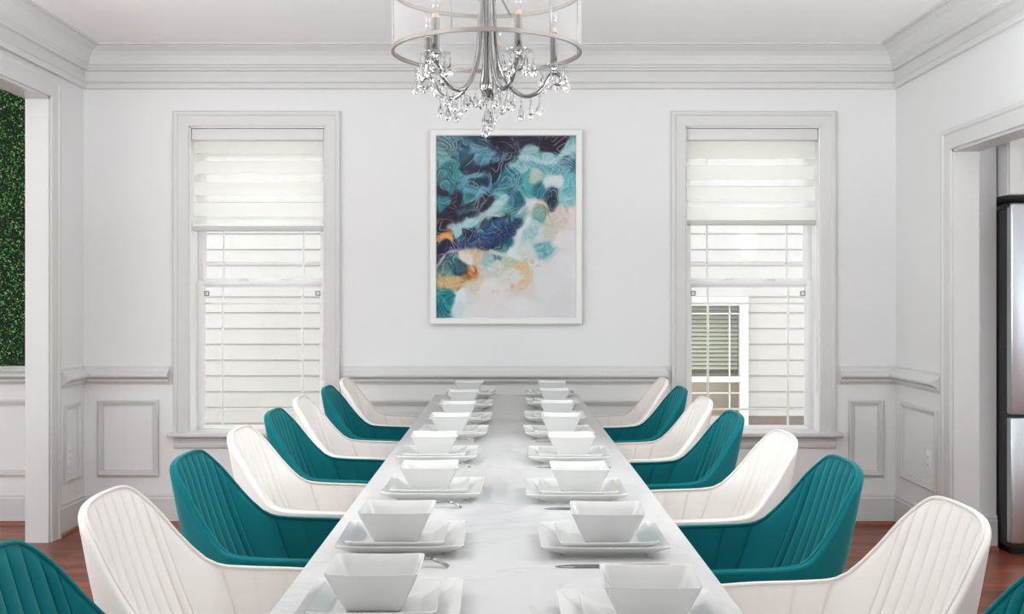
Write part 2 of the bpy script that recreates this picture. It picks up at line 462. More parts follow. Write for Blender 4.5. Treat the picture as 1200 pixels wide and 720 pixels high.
# panel mouldings
PM = [(0, 0), (0, .012), (.006, .017), (.014, .017), (.018, .012), (.024, .012), (.028, .005), (.036, .005), (.036, 0)]
def panel(n, x0, x1, z0, z1, label, y=YB - .004):
    mb = MB(); mb.frame((x0, y, z0), (1, 0, 0), (0, 0, 1), (0, -1, 0), x1 - x0, z1 - z0, PM); trimobj(mb, n, label)
panel(12, -2.345, -1.997, .277, .716, 'panel moulding on the back wall near the left corner')
panel(13, -.83, .84, .277, .716, 'wide panel moulding on the back wall behind the table end')
panel(14, 1.963, 2.164, .277, .716, 'narrow panel moulding on the back wall near the right corner')
mb = MB(); mb.frame((XL + .004, 6.07, .285), (0, 1, 0), (0, 0, 1), (1, 0, 0), .227, .43, PM); trimobj(mb, 15, 'narrow panel moulding on the left wall')
mb = MB(); mb.frame((XR - .004, 5.745, .285), (0, 1, 0), (0, 0, 1), (-1, 0, 0), .515, .43, PM); trimobj(mb, 16, 'panel moulding around the outlet on the right wall')

# casings of the two openings: profile (distance outwards from the opening edge, thickness)
CS = [(0, 0), (0, .012), (.006, .015), (.072, .018), (.080, .024), (.098, .024), (.102, .018), (.102, 0)]
def casing(n, wallx, out, Y0, Y1, H, thick, label):
    mb = MB(); rings = []
    for k in range(4):
        r = []
        for (g, d) in CS:
            y, z = [(Y0 - g, 0), (Y0 - g, H + g), (Y1 + g, H + g), (Y1 + g, 0)][k]
            r.append((wallx + out * d, y, z))
        rings.append(r)
    mb.loft(rings, True, True, False)
    x0, x1 = sorted((wallx, wallx - out * thick))
    mb.box(x0 - .001, x1 + .001, Y1 - .014, Y1, 0, H); mb.box(x0 - .001, x1 + .001, Y0, Y0 + .014, 0, H); mb.box(x0 - .001, x1 + .001, Y0, Y1, H - .014, H)
    trimobj(mb, n, label)
casing(17, XL, 1, LO[0], LO[1], LOH, TL, 'white casing and jamb of the left opening')
casing(18, XR, -1, RO[0], RO[1], ROH, TR, 'white casing and jamb of the kitchen doorway')

# hall wall beyond the left opening: rail, panel
b = MB(); b.box(XO0, XL - TL, YB - .004, YB, 0, .81); trimobj(b, 19, 'painted wainscot in the room through the left opening', 'wains')
rail(20, (XO0, YB, 0), (XL - TL, YB, 0), (0, -1, 0), 0, 0, 'chair rail in the room through the left opening')
panel(21, -4.3, -2.62, .277, .716, 'panel moulding in the room through the left opening')
b = MB(); b.extrude([(d, z) for d, z in CR], (XO0, YB, 0), (XL - TL, YB, 0), (0, -1, 0)); trimobj(b, 22, 'crown moulding in the room through the left opening')

# ------------------------------------------------------------------ windows
WC = [(0, 0), (0, .010), (.005, .014), (.060, .018), (.066, .024), (.084, .024), (.088, .018), (.088, 0)]
def window(n, x0, x1, label):
    root = bpy.data.objects.new('window_%d' % n, None); C.objects.link(root)
    xc = (x0 + x1) / 2; root.location = (xc, YB, WZ0)
    struct(root, label, 'window')
    hw = (x1 - x0) / 2; H = WZ1 - WZ0
    mb = MB(); rings = []
    for k in range(4):
        r = []
        for (g, d) in WC:
            x, z = [(-hw - g, .03), (-hw - g, H + g), (hw + g, H + g), (hw + g, .03)][k]
            r.append((x, -d, z))
        rings.append(r)
    mb.loft(rings, True, True, False); mb.build('casing', M['trim'], root)
    mb = MB()
    mb.box(-hw - .118, hw + .118, -.058, 0.0, .004, .030, .006); mb.box(-hw, hw, 0, .125, .004, .030)
    mb.build('stool', M['trim'], root)
    AP = [(0, -.062), (.012, -.062), (.018, -.058), (.020, -.040), (.014, -.030), (.014, -.004), (.022, .004), (0, .004)]
    mb = MB(); mb.extrude(AP, (-hw - .088, 0, 0), (hw + .088, 0, 0), (0, -1, 0)); mb.build('apron', M['trim'], root)
    mb = MB()
    mb.box(-hw, -hw + .006, 0, T, .03, H); mb.box(hw - .006, hw, 0, T, .03, H); mb.box(-hw, hw, 0, T, H - .006, H)
    # blind stops along the jambs
    for s in (-1, 1):
        mb.box(min(s * hw, s * (hw - .011)), max(s * hw, s * (hw - .011)), .105, .122, .03, H)
    mb.build('jamb', M['vinyl'], root)
    def sash(name, y0, y1, z0, z1, top, bot):
        st = .034; w2 = hw - .006
        mb = MB()
        mb.box(-w2, -w2 + st, y0, y1, z0, z1, .002); mb.box(w2 - st, w2, y0, y1, z0, z1, .002)
        mb.box(-w2 + st, w2 - st, y0, y1, z1 - top, z1, .002); mb.box(-w2 + st, w2 - st, y0, y1, z0, z0 + bot, .002)
        gx = w2 - st
        # glazing bead
        mb.frame((-gx, y0 + .008, z0 + bot), (1, 0, 0), (0, 0, 1), (0, -1, 0), 2 * gx, z1 - z0 - top - bot, [(0, 0), (0, .004), (.014, .000), (.014, -.006), (0, -.006)])
        sh = mb.build(name, M['vinyl'], root)
        ym = (y0 + y1) / 2
        gz0, gz1 = z0 + bot, z1 - top
        mb = MB(); mb.box(-gx, gx, ym + .004, ym + .008, gz0, gz1); mb.build('glass', M['glass'], sh)
        mb = MB()
        for mx in (-.235, .235):
            mb.box(mx - .0065, mx + .0065, ym - .005, ym + .003, gz0, gz1, .002)
        for mz in (gz0 + .107, gz1 - .107):
            mb.box(-gx, gx, ym - .0045, ym + .0025, mz - .0065, mz + .0065, .002)
        mb.build('grille', M['vinyl'], sh)
        return sh
    lo = sash('lower_sash', .124, .152, .022, 1.402 - WZ0, .026, .018)
    up = sash('upper_sash', .156, .184, 1.372 - WZ0, H - .004, .030, .030)
    for sx in (-.115, .125):
        mb = MB(); z = 1.402 - WZ0
        mb.box(sx - .034, sx + .034, .128, .150, z, z + .006, .002); mb.box(sx - .016, sx + .018, .126, .146, z + .004, z + .014, .003); mb.box(sx - .002, sx + .034, .122, .132, z + .006, z + .012, .002)
        mb.build('sash_lock', M['vinyl'], lo)
    for s in (-1, 1):
        mb = MB(); cx = s * (hw - .064); z = 1.327 - WZ0
        mb.box(cx - .013, cx + .013, .132, .139, z - .013, z + .013, .002, mi=0)
        mb.frame((cx - .014, .131, z - .014), (1, 0, 0), (0, 0, 1), (0, -1, 0), .028, .028, [(0, 0), (0, .002), (.003, .002), (.003, 0)], mi=1)
        mb.build('vent_stop', [M['vinyl'], M['gasket']], lo)['label'] = 'small white square vent stop with dark outline'
    # outside trim
    mb = MB(); mb.frame((-hw - .07, T, -.05), (1, 0, 0), (0, 0, 1), (0, 1, 0), 2 * hw + .14, H + .12, [(0, 0), (0, .03), (.07, .03), (.07, 0)])
    mb.build('outer_trim', M['ntrim'], root)
    return root
window(1, *WL, 'tall double-hung window left of the painting')
window(2, *WR, 'tall double-hung window right of the painting')

def zebra_blind(x0, x1, zbot, first, pitch, sheer_h, label):
    root = thing('zebra_blind', label, 'window blind', ((x0 + x1) / 2, YB + .045, WZ1 - .078), group='zebra roller blinds in the two windows')
    hw = (x1 - x0) / 2 - .008
    mb = MB(); mb.box(-hw, hw, -.035, .030, .002, .070, .006); mb.build('headrail', M['headrail'], root)
    # alternating bands: front and back layer of one loop of cloth
    ztop = .004; z1 = zbot - (WZ1 - .078)
    mb = MB(); z = ztop; cuts = []
    zz = first - (WZ1 - .078)
    while zz - sheer_h > z1:
        cuts.append((zz, zz - sheer_h)); zz -= pitch
    cur = ztop; fw = hw - .006
    segs = []
    for a, b_ in cuts:
        segs.append((cur, a, 0)); segs.append((a, b_, 1)); cur = b_
    segs.append((cur, z1, 0))
    for a, b_, k in segs:
        mb.box(-fw, fw, .000, .0008, b_, a, 0, k)
    mb.build('fabric', [M['blind'], M['blind_sheer']], root)
    mb = MB(); mb.box(-fw - .002, fw + .002, -.012, .012, z1 - .030, z1, .005); mb.build('bottom_bar', M['grey_bar'], root)
    cx = hw - .004
    mb = MB()
    for dy in (-.030, -.018):
        mb.tube([(cx, dy, .0), (cx, dy, -1.40)], .0012, 6)
    mb.build('pull_cord', M['vinyl'], root)
    mb = MB(); mb.box(cx - .008, cx + .010, -.036, -.010, -1.44, -1.385, .003); mb.build('cord_tensioner', M['vinyl'], root)
    return root
zebra_blind(*WL, 1.715, 2.137, .1215, .044, 'half-lowered white zebra blind in the window left of the painting')
zebra_blind(*WR, 1.750, 2.105, .1200, .040, 'half-lowered white zebra blind in the window right of the painting')

# ------------------------------------------------------------------ outside: the neighbouring house
def neighbour():
    Y = 10.0
    root = thing('neighbour_house', 'pale clapboard house seen through both windows', 'house', (0, Y, -0.4))
    def lz(z): return z + 0.4
    pitch = .1423; z0 = 1.748
    NX0, NX1, NZ0, NZ1 = 1.17, 2.173, -.28, 1.318
    mb = MB()
    def lap(xa, xb, zb, zt):
        # clapboard: thick lower edge, thin top
        mb.add([(xa, 0, lz(zt)), (xb, 0, lz(zt)), (xb, -.011, lz(zb)), (xa, -.011, lz(zb)), (xa, 0, lz(zb)), (xb, 0, lz(zb))],
               [(0, 1, 2, 3), (3, 2, 5, 4), (0, 3, 4), (1, 5, 2)])
    for k in range(-14, 22):
        zb = z0 + k * pitch; zt = zb + pitch
        right_lim = .245
        for xa, xb in ((-7, NX0), (NX1, 7)):
            if xa == -7:
                xa2, xb2 = xa, 0.0
                if zb > -.15: lap(-7, 0, zb, zt)
                if zt > right_lim + .02: lap(0, NX0, max(zb, right_lim), zt)
            elif zt > right_lim + .02: lap(xa, xb, max(zb, right_lim), zt)
        if zb >= NZ1 - .01: lap(NX0, NX1, zb, zt)
        elif zt > NZ1: lap(NX0, NX1, NZ1, zt)
    mb.build('siding', M['siding'], root)
    mb = MB(); mb.box(-7, NX0, .002, .2, lz(-.4), lz(4.9)); mb.box(NX1, 7, .002, .2, lz(-.4), lz(4.9)); mb.box(NX0, NX1, .002, .2, lz(NZ1), lz(4.9)); mb.box(NX0, NX1, .002, .2, lz(-.4), lz(NZ0))
    mb.build('sheathing', M['siding'], root)
    mb = MB(); mb.box(0, NX0, -.03, .001, lz(-.4), lz(.245)); mb.box(NX1, 7, -.03, .001, lz(-.4), lz(.245)); mb.box(-7, 0, -.012, .001, lz(-.4), lz(-.15)); mb.build('foundation', M['foundation'], root)
    # window
    wmb = MB(); wmb.frame((NX0, -.045, lz(NZ0)), (1, 0, 0), (0, 0, 1), (0, -1, 0), NX1 - NX0, NZ1 - NZ0, [(0, -.08), (0, 0), (.077, 0), (.077, -.08)])
    wf = wmb.build('window_frame', M['ntrim'], root)
    gx0, gx1, gz0, gz1 = NX0 + .077, NX1 - .077, NZ0 + .077, 1.245
    mr0, mr1 = .550, .600
    mb = MB(); mb.box(gx0, gx1, -.035, -.005, lz(mr0), lz(mr1)); mb.box(gx0, gx1, -.030, -.005, lz(gz1 - .012), lz(gz1 + .001))
    mb.box(gx1 - .094, gx1 - .080, -.012, -.004, lz(gz0), lz(gz1)); mb.box(gx0 + .08, gx0 + .094, -.012, -.004, lz(gz0), lz(gz1))
    mb.box(gx0, gx1, -.012, -.004, lz(1.16), lz(1.172)); mb.box(gx0, gx1, -.012, -.004, lz(.445), lz(.457))
    mb.build('meeting_rail', M['ntrim'], wf)
    mb = MB(); mb.box(gx0, gx1, .000, .003, lz(gz0), lz(gz1)); mb.build('pane', M['nglass'], wf)
    mb = MB()
    z = .66
    while z < 1.22:
        mb.add([(gx0, .045, lz(z)), (gx1, .045, lz(z)), (gx1, .062, lz(z + .030)), (gx0, .062, lz(z + .030))], [(0, 1, 2, 3)]); z += .038
    mb.build('slat_blind', M['nblind'], root)['label'] = 'pale green horizontal slat blind'
    mb = MB(); mb.box(NX0, NX1, .12, .15, lz(gz0), lz(.62), 0, 0); mb.box(NX0, NX1, .12, .15, lz(.62), lz(gz1), 0, 1); mb.build('curtain', [M['ncurtain'], M['nshade']], root)['label'] = 'beige curtain behind the lower pane, painted room shade above'  # upper panel's dark colour paints the shade of the unlit room
    mb = MB(); mb.box(-7.4, 7.4, -.5, .4, lz(4.9), lz(5.05)); mb.build('eave', M['ntrim'], root)
M['nglass'] = glass_pane('house_glass', (0.90, 0.91, 0.90), 0.10)
M['nblind'] = mat('house_blind', rgb(214, 214, 192), 0.6, vary=0.03)
M['ncurtain'] = mat('house_curtain', rgb(226, 204, 180), 0.8, vary=0.05)
M['nshade'] = mat('painted_room_shade', rgb(120, 124, 112), 0.9, vary=0.05)
neighbour()
b = MB(); b.box(-14, 14, YB + T, 18, -.6, -.4)
struct(b.build('ground', M['ground']), 'gravel ground between the houses', 'ground')

# ------------------------------------------------------------------ boxwood panel
random.seed(5)
def boxwood():
    x0, x1, z0, z1 = -4.2, -2.60, .912, 2.492
    root = thing('boxwood_panel', 'dense green artificial boxwood panel on the wall through the left opening', 'greenery wall panel', ((x0 + x1) / 2, YB - .02, z0))
    hw = (x1 - x0) / 2; H = z1 - z0
    mb = MB(); mb.box(-hw, hw, 0, .019, 0, H); mb.build('backing_mat', M['boxback'], root)
    vs = []; fs = []; cols = []
    n = 26000
    pal = [(50, 112, 56), (84, 160, 76), (132, 204, 110), (34, 74, 42), (178, 226, 150), (98, 172, 88)]
    for i in range(n):
        x = random.uniform(-hw, hw); z = random.uniform(0, H); y = -random.random() ** 1.3 * .034
        d = Vector((random.gauss(0, .8), -abs(random.gauss(.7, .45)), random.gauss(.15, .8))).normalized()
        sd_ = d.cross(Vector((random.gauss(0, 1), random.gauss(0, 1), random.gauss(0, 1)))).normalized()
        nn = d.cross(sd_)
        l = random.uniform(.010, .017); wd = l * .33
        p = Vector((x, y, z)); o = len(vs)
        vs += [p, p + d * l * .5 + sd_ * wd + nn * .0015, p + d * l, p + d * l * .5 - sd_ * wd + nn * .0015]
        fs += [(o, o + 1, o + 2), (o, o + 2, o + 3)]
        cc = rgb(*random.choice(pal)); cols += [cc] * 4
    me = bpy.data.meshes.new('foliage'); me.from_pydata([tuple(v) for v in vs], [], fs)
    at = me.color_attributes.new('leaf', 'FLOAT_COLOR', 'POINT')
    at.data.foreach_set('color', np.array(cols, dtype=np.float32).ravel())
    me.materials.append(M['leaf'])
    o = bpy.data.objects.new('foliage', me); C.objects.link(o); o.parent = root
    o['kind'] = 'stuff'
m, nt, N, L, p = nodes_of('boxwood_leaf')
a = N.new('ShaderNodeVertexColor'); a.layer_name = 'leaf'; L.new(a.outputs['Color'], p.inputs['Base Color'])
p.inputs['Roughness'].default_value = 0.4
M['leaf'] = m
M['boxback'] = mat('boxwood_backing', rgb(24, 44, 26), 0.9, vary=0.1)
boxwood()

# ------------------------------------------------------------------ kitchen: fridge and cabinet
def fridge():
    xf, W, yf, D = 2.534, .905, 5.57, .78
    root = thing('refrigerator', 'stainless steel refrigerator standing in the kitchen doorway view', 'refrigerator', (xf + W / 2, yf, 0))
    h = W / 2
    mb = MB(); mb.box(-h + .006, h - .006, .062, D, .035, 1.752, .006); mb.build('case', M['fridge_black'], root)['label'] = 'dark grey fridge case'
    mb = MB()
    mb.box(-h + .02, h - .02, .05, .2, .0, .06, .004)
    mb.build('kick_plate', M['black'], root)
    def door(name, x0, x1, z0, z1):
        mb = MB(); mb.box(x0, x1, 0, .056, z0, z1, .010); d = mb.build(name, M['stainless'], root)
        mb = MB(); mb.box(x0 + .012, x1 - .012, .054, .064, z0 + .012, z1 - .012); mb.build('gasket', M['gasket'], d)
        return d
    dl = door('door', -h, -.002, .712, 1.775); dr = door('door', .002, h, .712, 1.775); fz = door('freezer_drawer', -h, h, .06, .696)
    for s, d in ((-1, dl), (1, dr)):
        mb = MB(); x = s * .045; mb.tube([(x, -.002, .80), (x, -.05, .81), (x, -.055, .86), (x, -.055, 1.62), (x, -.05, 1.67), (x, -.002, 1.68)], .011, 10); mb.build('handle', M['steel'], d)
    mb = MB(); mb.tube([(-h + .08, -.055, .625), (h - .08, -.055, .625)], .013, 12)
    for s in (-1, 1): mb.tube([(s * (h - .085), -.002, .625), (s * (h - .085), -.055, .625)], .011, 10)
    mb.build('handle', M['steel'], fz)
    for s in (-1, 1):
        mb = MB(); mb.box(min(s * h, s * (h - .05)), max(s * h, s * (h - .05)), .012, .13, 1.752, 1.778, .004); mb.build('hinge_cover', M['black'], root)
fridge()
def cabinet():
    root = thing('wall_cabinet', 'white cabinet above the refrigerator', 'kitchen cabinet', (2.99, 5.60, 1.822))
    mb = MB(); mb.box(-.452, .462, .02, .70, 0, .90); mb.build('body', M['cabinet'], root)
    for x0, x1 in ((-.448, .003), (.007, .458)):
        mb = MB(); mb.box(x0, x1, .010, .020, .004, .896); mb.frame((x0, .011, .004), (1, 0, 0), (0, 0, 1), (0, -1, 0), x1 - x0, .892, [(0, 0), (0, .010), (.058, .010), (.062, .002), (.062, 0)])
        d = mb.build('door', M['cabinet'], root)
        kx = x1 - .03 if x0 < -.1 else x0 + .03
        mb = MB(); mb.tube([(kx, .004, .05), (kx, -.022, .05), (kx, -.022, .15), (kx, .004, .15)], .004, 8); mb.build('handle', M['steel'], d)
cabinet()
b = MB(); b.box(3.46, 3.50, 5.62, YB, 0, ZC); struct(b.build('wall_fridge_side', M['wall']), 'kitchen wall on the far side of the fridge', 'wall')

# outlets
def outlet(name, loc, rz, label):
    root = thing(name, label, 'wall outlet', loc, rz)
    mb = MB(); mb.box(-.036, .036, -.006, 0, -.058, .058, .003); mb.build('cover_plate', M['plate_plastic'], root)
    for dz in (-.02, .02):
        mb = MB(); mb.box(-.017, .017, -.009, -.005, dz - .014, dz + .014, .003); r = mb.build('socket', M['plate_plastic'], root)
        mb = MB()
        for dx in (-.007, .006): mb.box(dx - .0012, dx + .0012, -.0094, -.0088, dz - .002, dz + .008)
        mb.box(-.002, .002, -.0094, -.0088, dz - .010, dz - .006); mb.build('slots', M['slot'], r)
outlet('wall_outlet', (XL + .004, 6.14, .43), math.pi / 2, 'white outlet low on the left wall inside its panel')
outlet('wall_outlet', (XR - .004, 5.86, .435), -math.pi / 2, 'white outlet low on the right wall inside its panel')

# ------------------------------------------------------------------ painting
def painting():
    cx = (593.1 - 593.5) / 204; W = .868; H = 1.113; z0 = 1.287 - 28 / 204.0
    root = thing('framed_painting', 'abstract teal and ivory ink painting in a white frame between the windows', 'painting', (cx, YB - .035, z0))
    mb = MB(); mb.frame((-W / 2, .035, 0), (1, 0, 0), (0, 0, 1), (0, -1, 0), W, H, [(0, 0), (0, .035), (.004, .038), (.030, .038), (.034, .034), (.036, .020), (.036, 0)])
    mb.build('frame', M['frame'], root)
    aw, ah = W - .068, H - .068
    nx, ny = 300, 392
    q1 = [(60,60,95,135,140),(200,120,50,90,110),(350,150,95,150,165),(470,60,35,25,45),(60,200,120,165,165),(150,260,60,130,135),(300,270,40,60,80),(420,200,60,100,125),(240,400,60,120,140),(360,350,30,60,85),(330,440,85,150,170),(470,300,30,40,60),(530,340,50,120,135),(100,400,60,130,140),(150,510,50,30,45),(60,430,45,60,75),(60,530,50,130,145),(280,520,60,130,135),(420,520,40,45,65),(120,640,45,35,50),(300,620,50,90,105),(500,540,110,180,180),(480,620,150,190,190),(300,690,120,180,185),(530,680,30,40,65),(90,700,60,20,25),(400,70,45,70,95),(120,140,85,125,130),(200,330,75,150,150),(380,620,42,55,80),(200,660,55,60,78)]
    q2 = [(100,60,50,50,70),(300,90,45,35,55),(450,60,45,28,42),(200,150,140,180,185),(350,190,150,195,200),(480,120,130,180,185),(60,200,50,80,95),(270,260,100,170,175),(400,260,100,160,175),(500,220,60,110,130),(100,270,150,190,190),(60,340,50,120,140),(130,360,70,160,165),(240,360,170,190,175),(100,410,45,110,130),(280,440,50,130,145),(360,410,190,210,210),(470,430,110,180,185),(460,520,130,190,195),(340,510,40,55,75),(60,540,45,100,120),(180,540,190,205,205),(150,460,70,160,165),(260,570,150,150,110),(60,650,90,160,160),(250,640,120,170,160),(200,690,170,200,200),(350,640,200,190,170),(420,620,210,190,180),(500,620,220,200,195),(20,680,30,60,80),(420,200,60,75,95),(380,100,40,34,54),(200,60,48,44,66)]
    q3 = [(60,50,40,40,60),(200,50,150,200,205),(300,50,35,35,55),(100,105,235,160,80),(230,110,50,90,125),(330,100,50,90,130),(420,90,60,110,140),(80,200,30,35,65),(60,280,40,55,95),(180,140,35,40,60),(500,60,40,60,100),(500,130,40,110,120),(440,170,30,40,60),(150,250,90,140,145),(180,330,40,80,95),(100,330,110,150,130),(240,200,215,205,200),(100,400,200,170,120),(170,440,190,160,105),(260,340,190,110,60),(340,240,210,185,160),(400,260,150,185,185),(490,230,90,130,135),(340,340,195,195,180),(480,310,190,205,190),(60,540,20,130,140),(60,650,20,110,120),(180,540,195,220,220),(150,620,180,215,215),(300,560,205,205,200),(400,480,215,210,205),(460,580,215,205,205),(300,660,205,215,208),(500,660,210,208,210),(320,480,215,195,170),(90,600,20,125,135)]
    q4 = [(40,60,30,60,110),(20,130,30,110,120),(100,60,170,205,210),(190,50,150,195,200),(60,210,200,215,215),(30,270,180,195,160),(180,200,190,205,205),(280,180,110,175,180),(280,100,190,205,200),(370,50,195,195,180),(130,330,215,190,140),(100,420,220,190,150),(150,500,215,200,190),(250,270,205,208,210),(450,100,215,208,205),(450,300,210,210,214),(300,450,207,207,212),(450,600,205,205,210),(100,600,210,210,215),(40,400,200,210,195)]
    P = []
    for q, ox, oy, sc in ((q1, 508, 156, 6.545), (q2, 592, 156, 6.545), (q3, 508, 264, 6.43), (q4, 592, 264, 6.43)):
        for X, Y, r, g, bb in q:
            P.append(((ox + X / sc - 512) / 162, (oy + Y / sc - 160) / 213 * 1.31, r, g, bb))
    P = np.array(P)
    u, v = np.meshgrid(np.linspace(0, 1, nx), np.linspace(0, 1.31, ny))
    def vnoise(x, y, f, seed):
        G = np.random.RandomState(seed).rand(64, 64) * 6.2832
        X = x * f; Y = y * f; xi = np.floor(X).astype(int); yi = np.floor(Y).astype(int)
        fx = X - xi; fy = Y - yi; sx = fx ** 3 * (fx * (fx * 6 - 15) + 10); sy = fy ** 3 * (fy * (fy * 6 - 15) + 10)
        def g(a, b_, dx, dy):
            t = G[a % 64, b_ % 64]; return np.cos(t) * dx + np.sin(t) * dy
        return ((g(xi, yi, fx, fy) * (1 - sx) + g(xi + 1, yi, fx - 1, fy) * sx) * (1 - sy)
                + (g(xi, yi + 1, fx, fy - 1) * (1 - sx) + g(xi + 1, yi + 1, fx - 1, fy - 1) * sx) * sy) * 1.4
    wx = u.copy(); wy = v.copy()
    for f_, a_, s_ in ((3.1, .035, 1), (6.3, .040, 3), (11.0, .024, 5), (21.0, .010, 7)):
        ax = vnoise(wx + 3, wy + 3, f_, s_); ay = vnoise(wx + 7, wy + 5, f_, s_ + 1)
        wx = wx + a_ * ax; wy = wy + a_ * ay
    d = np.sqrt((wx[..., None] - P[:, 0]) ** 2 + (wy[..., None] - P[:, 1]) ** 2) + 4e-3
    wt = d ** -6.5
    col = (wt[..., None] * P[:, 2:]).sum(2) / wt.sum(2)[..., None]
    # broad hand-laid currents of ink and milk: points, half width, colour
    cur = [([(150, 140), (210, 150), (270, 120), (300, 60)], 17, (40, 42, 64)), ([(335, 95), (400, 105), (450, 110), (500, 72), (545, 55)], 11, (165, 204, 208)),
           ([(300, 132), (340, 112), (420, 132), (480, 108), (545, 80)], 7, (112, 170, 180)), ([(185, 84), (188, 76)], 34, (92, 148, 164)),
           ([(108, 205), (118, 170), (160, 158), (205, 172), (212, 200), (180, 226), (130, 226), (108, 205)], 12, (88, 152, 174)), ([(150, 192), (195, 186)], 17, (34, 62, 88)),
           ([(6, 325), (80, 308), (150, 288), (215, 256)], 24, (44, 38, 58)), ([(90, 306), (150, 286)], 10, (52, 98, 112)),
           ([(60, 362), (130, 346), (200, 314), (246, 282), (272, 246)], 13, (165, 206, 206)), ([(160, 402), (210, 424), (255, 402), (295, 376), (320, 340)], 24, (38, 56, 98)),
           ([(215, 380), (245, 350), (280, 330)], 12, (42, 96, 128)), ([(220, 458), (280, 466), (322, 430), (334, 372), (362, 320)], 9, (196, 216, 216)),
           ([(320, 300), (350, 272), (400, 262), (432, 276)], 7, (204, 212, 206)), ([(440, 245), (448, 275)], 14, (38, 56, 76)),
           ([(10, 475), (60, 442), (118, 424)], 13, (38, 40, 82)), ([(14, 402), (44, 400), (66, 410)], 6, (234, 160, 84)), ([(36, 382), (60, 376)], 5, (66, 20, 26)),
           ([(58, 500), (96, 506)], 26, (52, 104, 110)), ([(22, 566), (80, 570)], 22, (204, 172, 118)), ([(134, 510), (128, 560)], 6, (196, 120, 66)),
           ([(14, 516), (40, 462), (88, 446), (130, 480), (140, 526)], 4, (216, 206, 192)), ([(10, 650), (18, 652)], 34, (16, 122, 132)), ([(402, 442), (428, 446)], 15, (116, 178, 182))]
    px = ((u + .45 * (wx - u)) * 162 + 2) * 3.32; py = ((v + .45 * (wy - v)) * 162 + 2) * 3.32
    for pts, hw, c in cur:
        dm = np.full_like(u, 1e9)
        for (ax, ay), (bx, by) in zip(pts[:-1], pts[1:]):
            t = np.clip(((px - ax) * (bx - ax) + (py - ay) * (by - ay)) / ((bx - ax) ** 2 + (by - ay) ** 2), 0, 1)
            dm = np.minimum(dm, np.hypot(px - ax - t * (bx - ax), py - ay - t * (by - ay)))
        k = 1 / (1 + np.exp((dm - hw) / 2.2))
        col = col + (np.array(c) - col) * (k * .86)[..., None]
    lum = col.mean(2)
    ink = np.clip((205 - lum) / 90, 0, 1)
    # layered folds: soft gradient inside, crisp step at each lip
    h1 = vnoise(wx * 1.0 + .3 * wy, wy, 4.6, 51) + .45 * vnoise(wx, wy, 9.5, 53)
    h2 = vnoise(wx + 9, wy * 1.2, 8.0, 57) + .4 * vnoise(wx, wy + 4, 17, 59)
    def folds(h, k):
        s = (h * k) % 1.0; return s
    s1 = folds(h1, 4.2); s2 = folds(h2, 3.4)
    sh = .62 + .62 * s1 * .75 + .42 * s2 * .55
    col = col * (1 + ((sh - 1.0) * (.03 + .80 * ink) - .10 * ink)[..., None])
    def lip(h, k, wdt):
        gy, gx = np.gradient(h * k); g = np.sqrt(gx ** 2 + gy ** 2) + 1e-3
        s = (h * k) % 1.0; dd = np.minimum(s, 1 - s) / g
        return np.exp(-(dd / wdt) ** 2)
    l1 = lip(h1, 4.2, .75) * np.clip(vnoise(u, v, 5, 71) * 5 + .2, 0, 1); l2 = lip(h2, 3.4, .6) * np.clip(vnoise(u, v, 6, 73) * 5, 0, 1)
    fil = np.clip(np.maximum(l1, .7 * l2), 0, 1) * (.02 + .98 * ink)
    pale = np.where((lum < 185)[..., None], np.array([196, 214, 214]), np.array([170, 178, 172]))
    col = col + (pale - col) * (fil * .62)[..., None]
    # milky rivers between the ink masses
    rv = np.exp(-(vnoise(wx + 2, wy + 1, 3.4, 81) / .035) ** 2) * np.clip((190 - lum) / 80, 0, 1) * (v > .25)
    col = col + (np.array([178, 208, 208]) - col) * (rv * .22)[..., None]
    # ochre flecks on the pale side
    fx_ = [(.62, .93, .05), (.56, 1.0, .05), (.70, .92, .04), (.40, .80, .045), (.27, .84, .05), (.46, .95, .03), (.20, 1.0, .04), (.28, .98, .05), (.42, 1.12, .02), (.60, 1.05, .03), (.95, .52, .035), (.55, 1.08, .03)]
    fk = np.zeros_like(u)
    for a_, b_, r_ in fx_: fk = np.maximum(fk, np.exp(-((u - a_) ** 2 + (v - b_) ** 2) / r_ ** 2))
    sp = np.clip((vnoise(wx, wy, 34, 41) - .05) * 6, 0, 1) * fk * (lum > 130)
    col = col + (np.array([214, 160, 100]) - col) * (np.clip(sp, 0, 1) * .8)[..., None]
    lm = col.mean(2, keepdims=True); k_ = np.clip((lm - 165) / 40, 0, 1) * .6
    col = col + (lm * np.array([1.0, .995, .99]) - col) * k_
    col = np.clip(col, 0, 255)
    def L2(c): c = c / 255.0; return np.where(c <= .04045, c / 12.92, ((c + .055) / 1.055) ** 2.4)
    lc = np.concatenate([L2(col), np.ones((ny, nx, 1))], 2).astype(np.float32)
    xs_ = (u - .5) * aw; zs = H / 2 + (.5 - v / 1.31) * ah
    co = np.stack([xs_, np.full_like(u, .012), zs], 2).reshape(-1, 3)
    idx = np.arange(nx * ny).reshape(ny, nx)
    fc = np.stack([idx[:-1, :-1], idx[1:, :-1], idx[1:, 1:], idx[:-1, 1:]], 2).reshape(-1, 4)
    nb = len(co)
    co = np.vstack([co, [[-aw / 2, .03, H / 2 - ah / 2], [aw / 2, .03, H / 2 - ah / 2], [aw / 2, .03, H / 2 + ah / 2], [-aw / 2, .03, H / 2 + ah / 2]]])
    faces = fc.tolist() + [[nb + 3, nb + 2, nb + 1, nb]]
    me = bpy.data.meshes.new('canvas'); me.from_pydata(co.tolist(), [], faces)
    at = me.color_attributes.new('ink', 'FLOAT_COLOR', 'POINT')
    cc = np.vstack([lc.reshape(-1, 4), np.ones((4, 4), np.float32)])
    at.data.foreach_set('color', cc.ravel())
    m, nt, N, L, p = nodes_of('ink_on_canvas')
    a = N.new('ShaderNodeVertexColor'); a.layer_name = 'ink'; L.new(a.outputs['Color'], p.inputs['Base Color'])
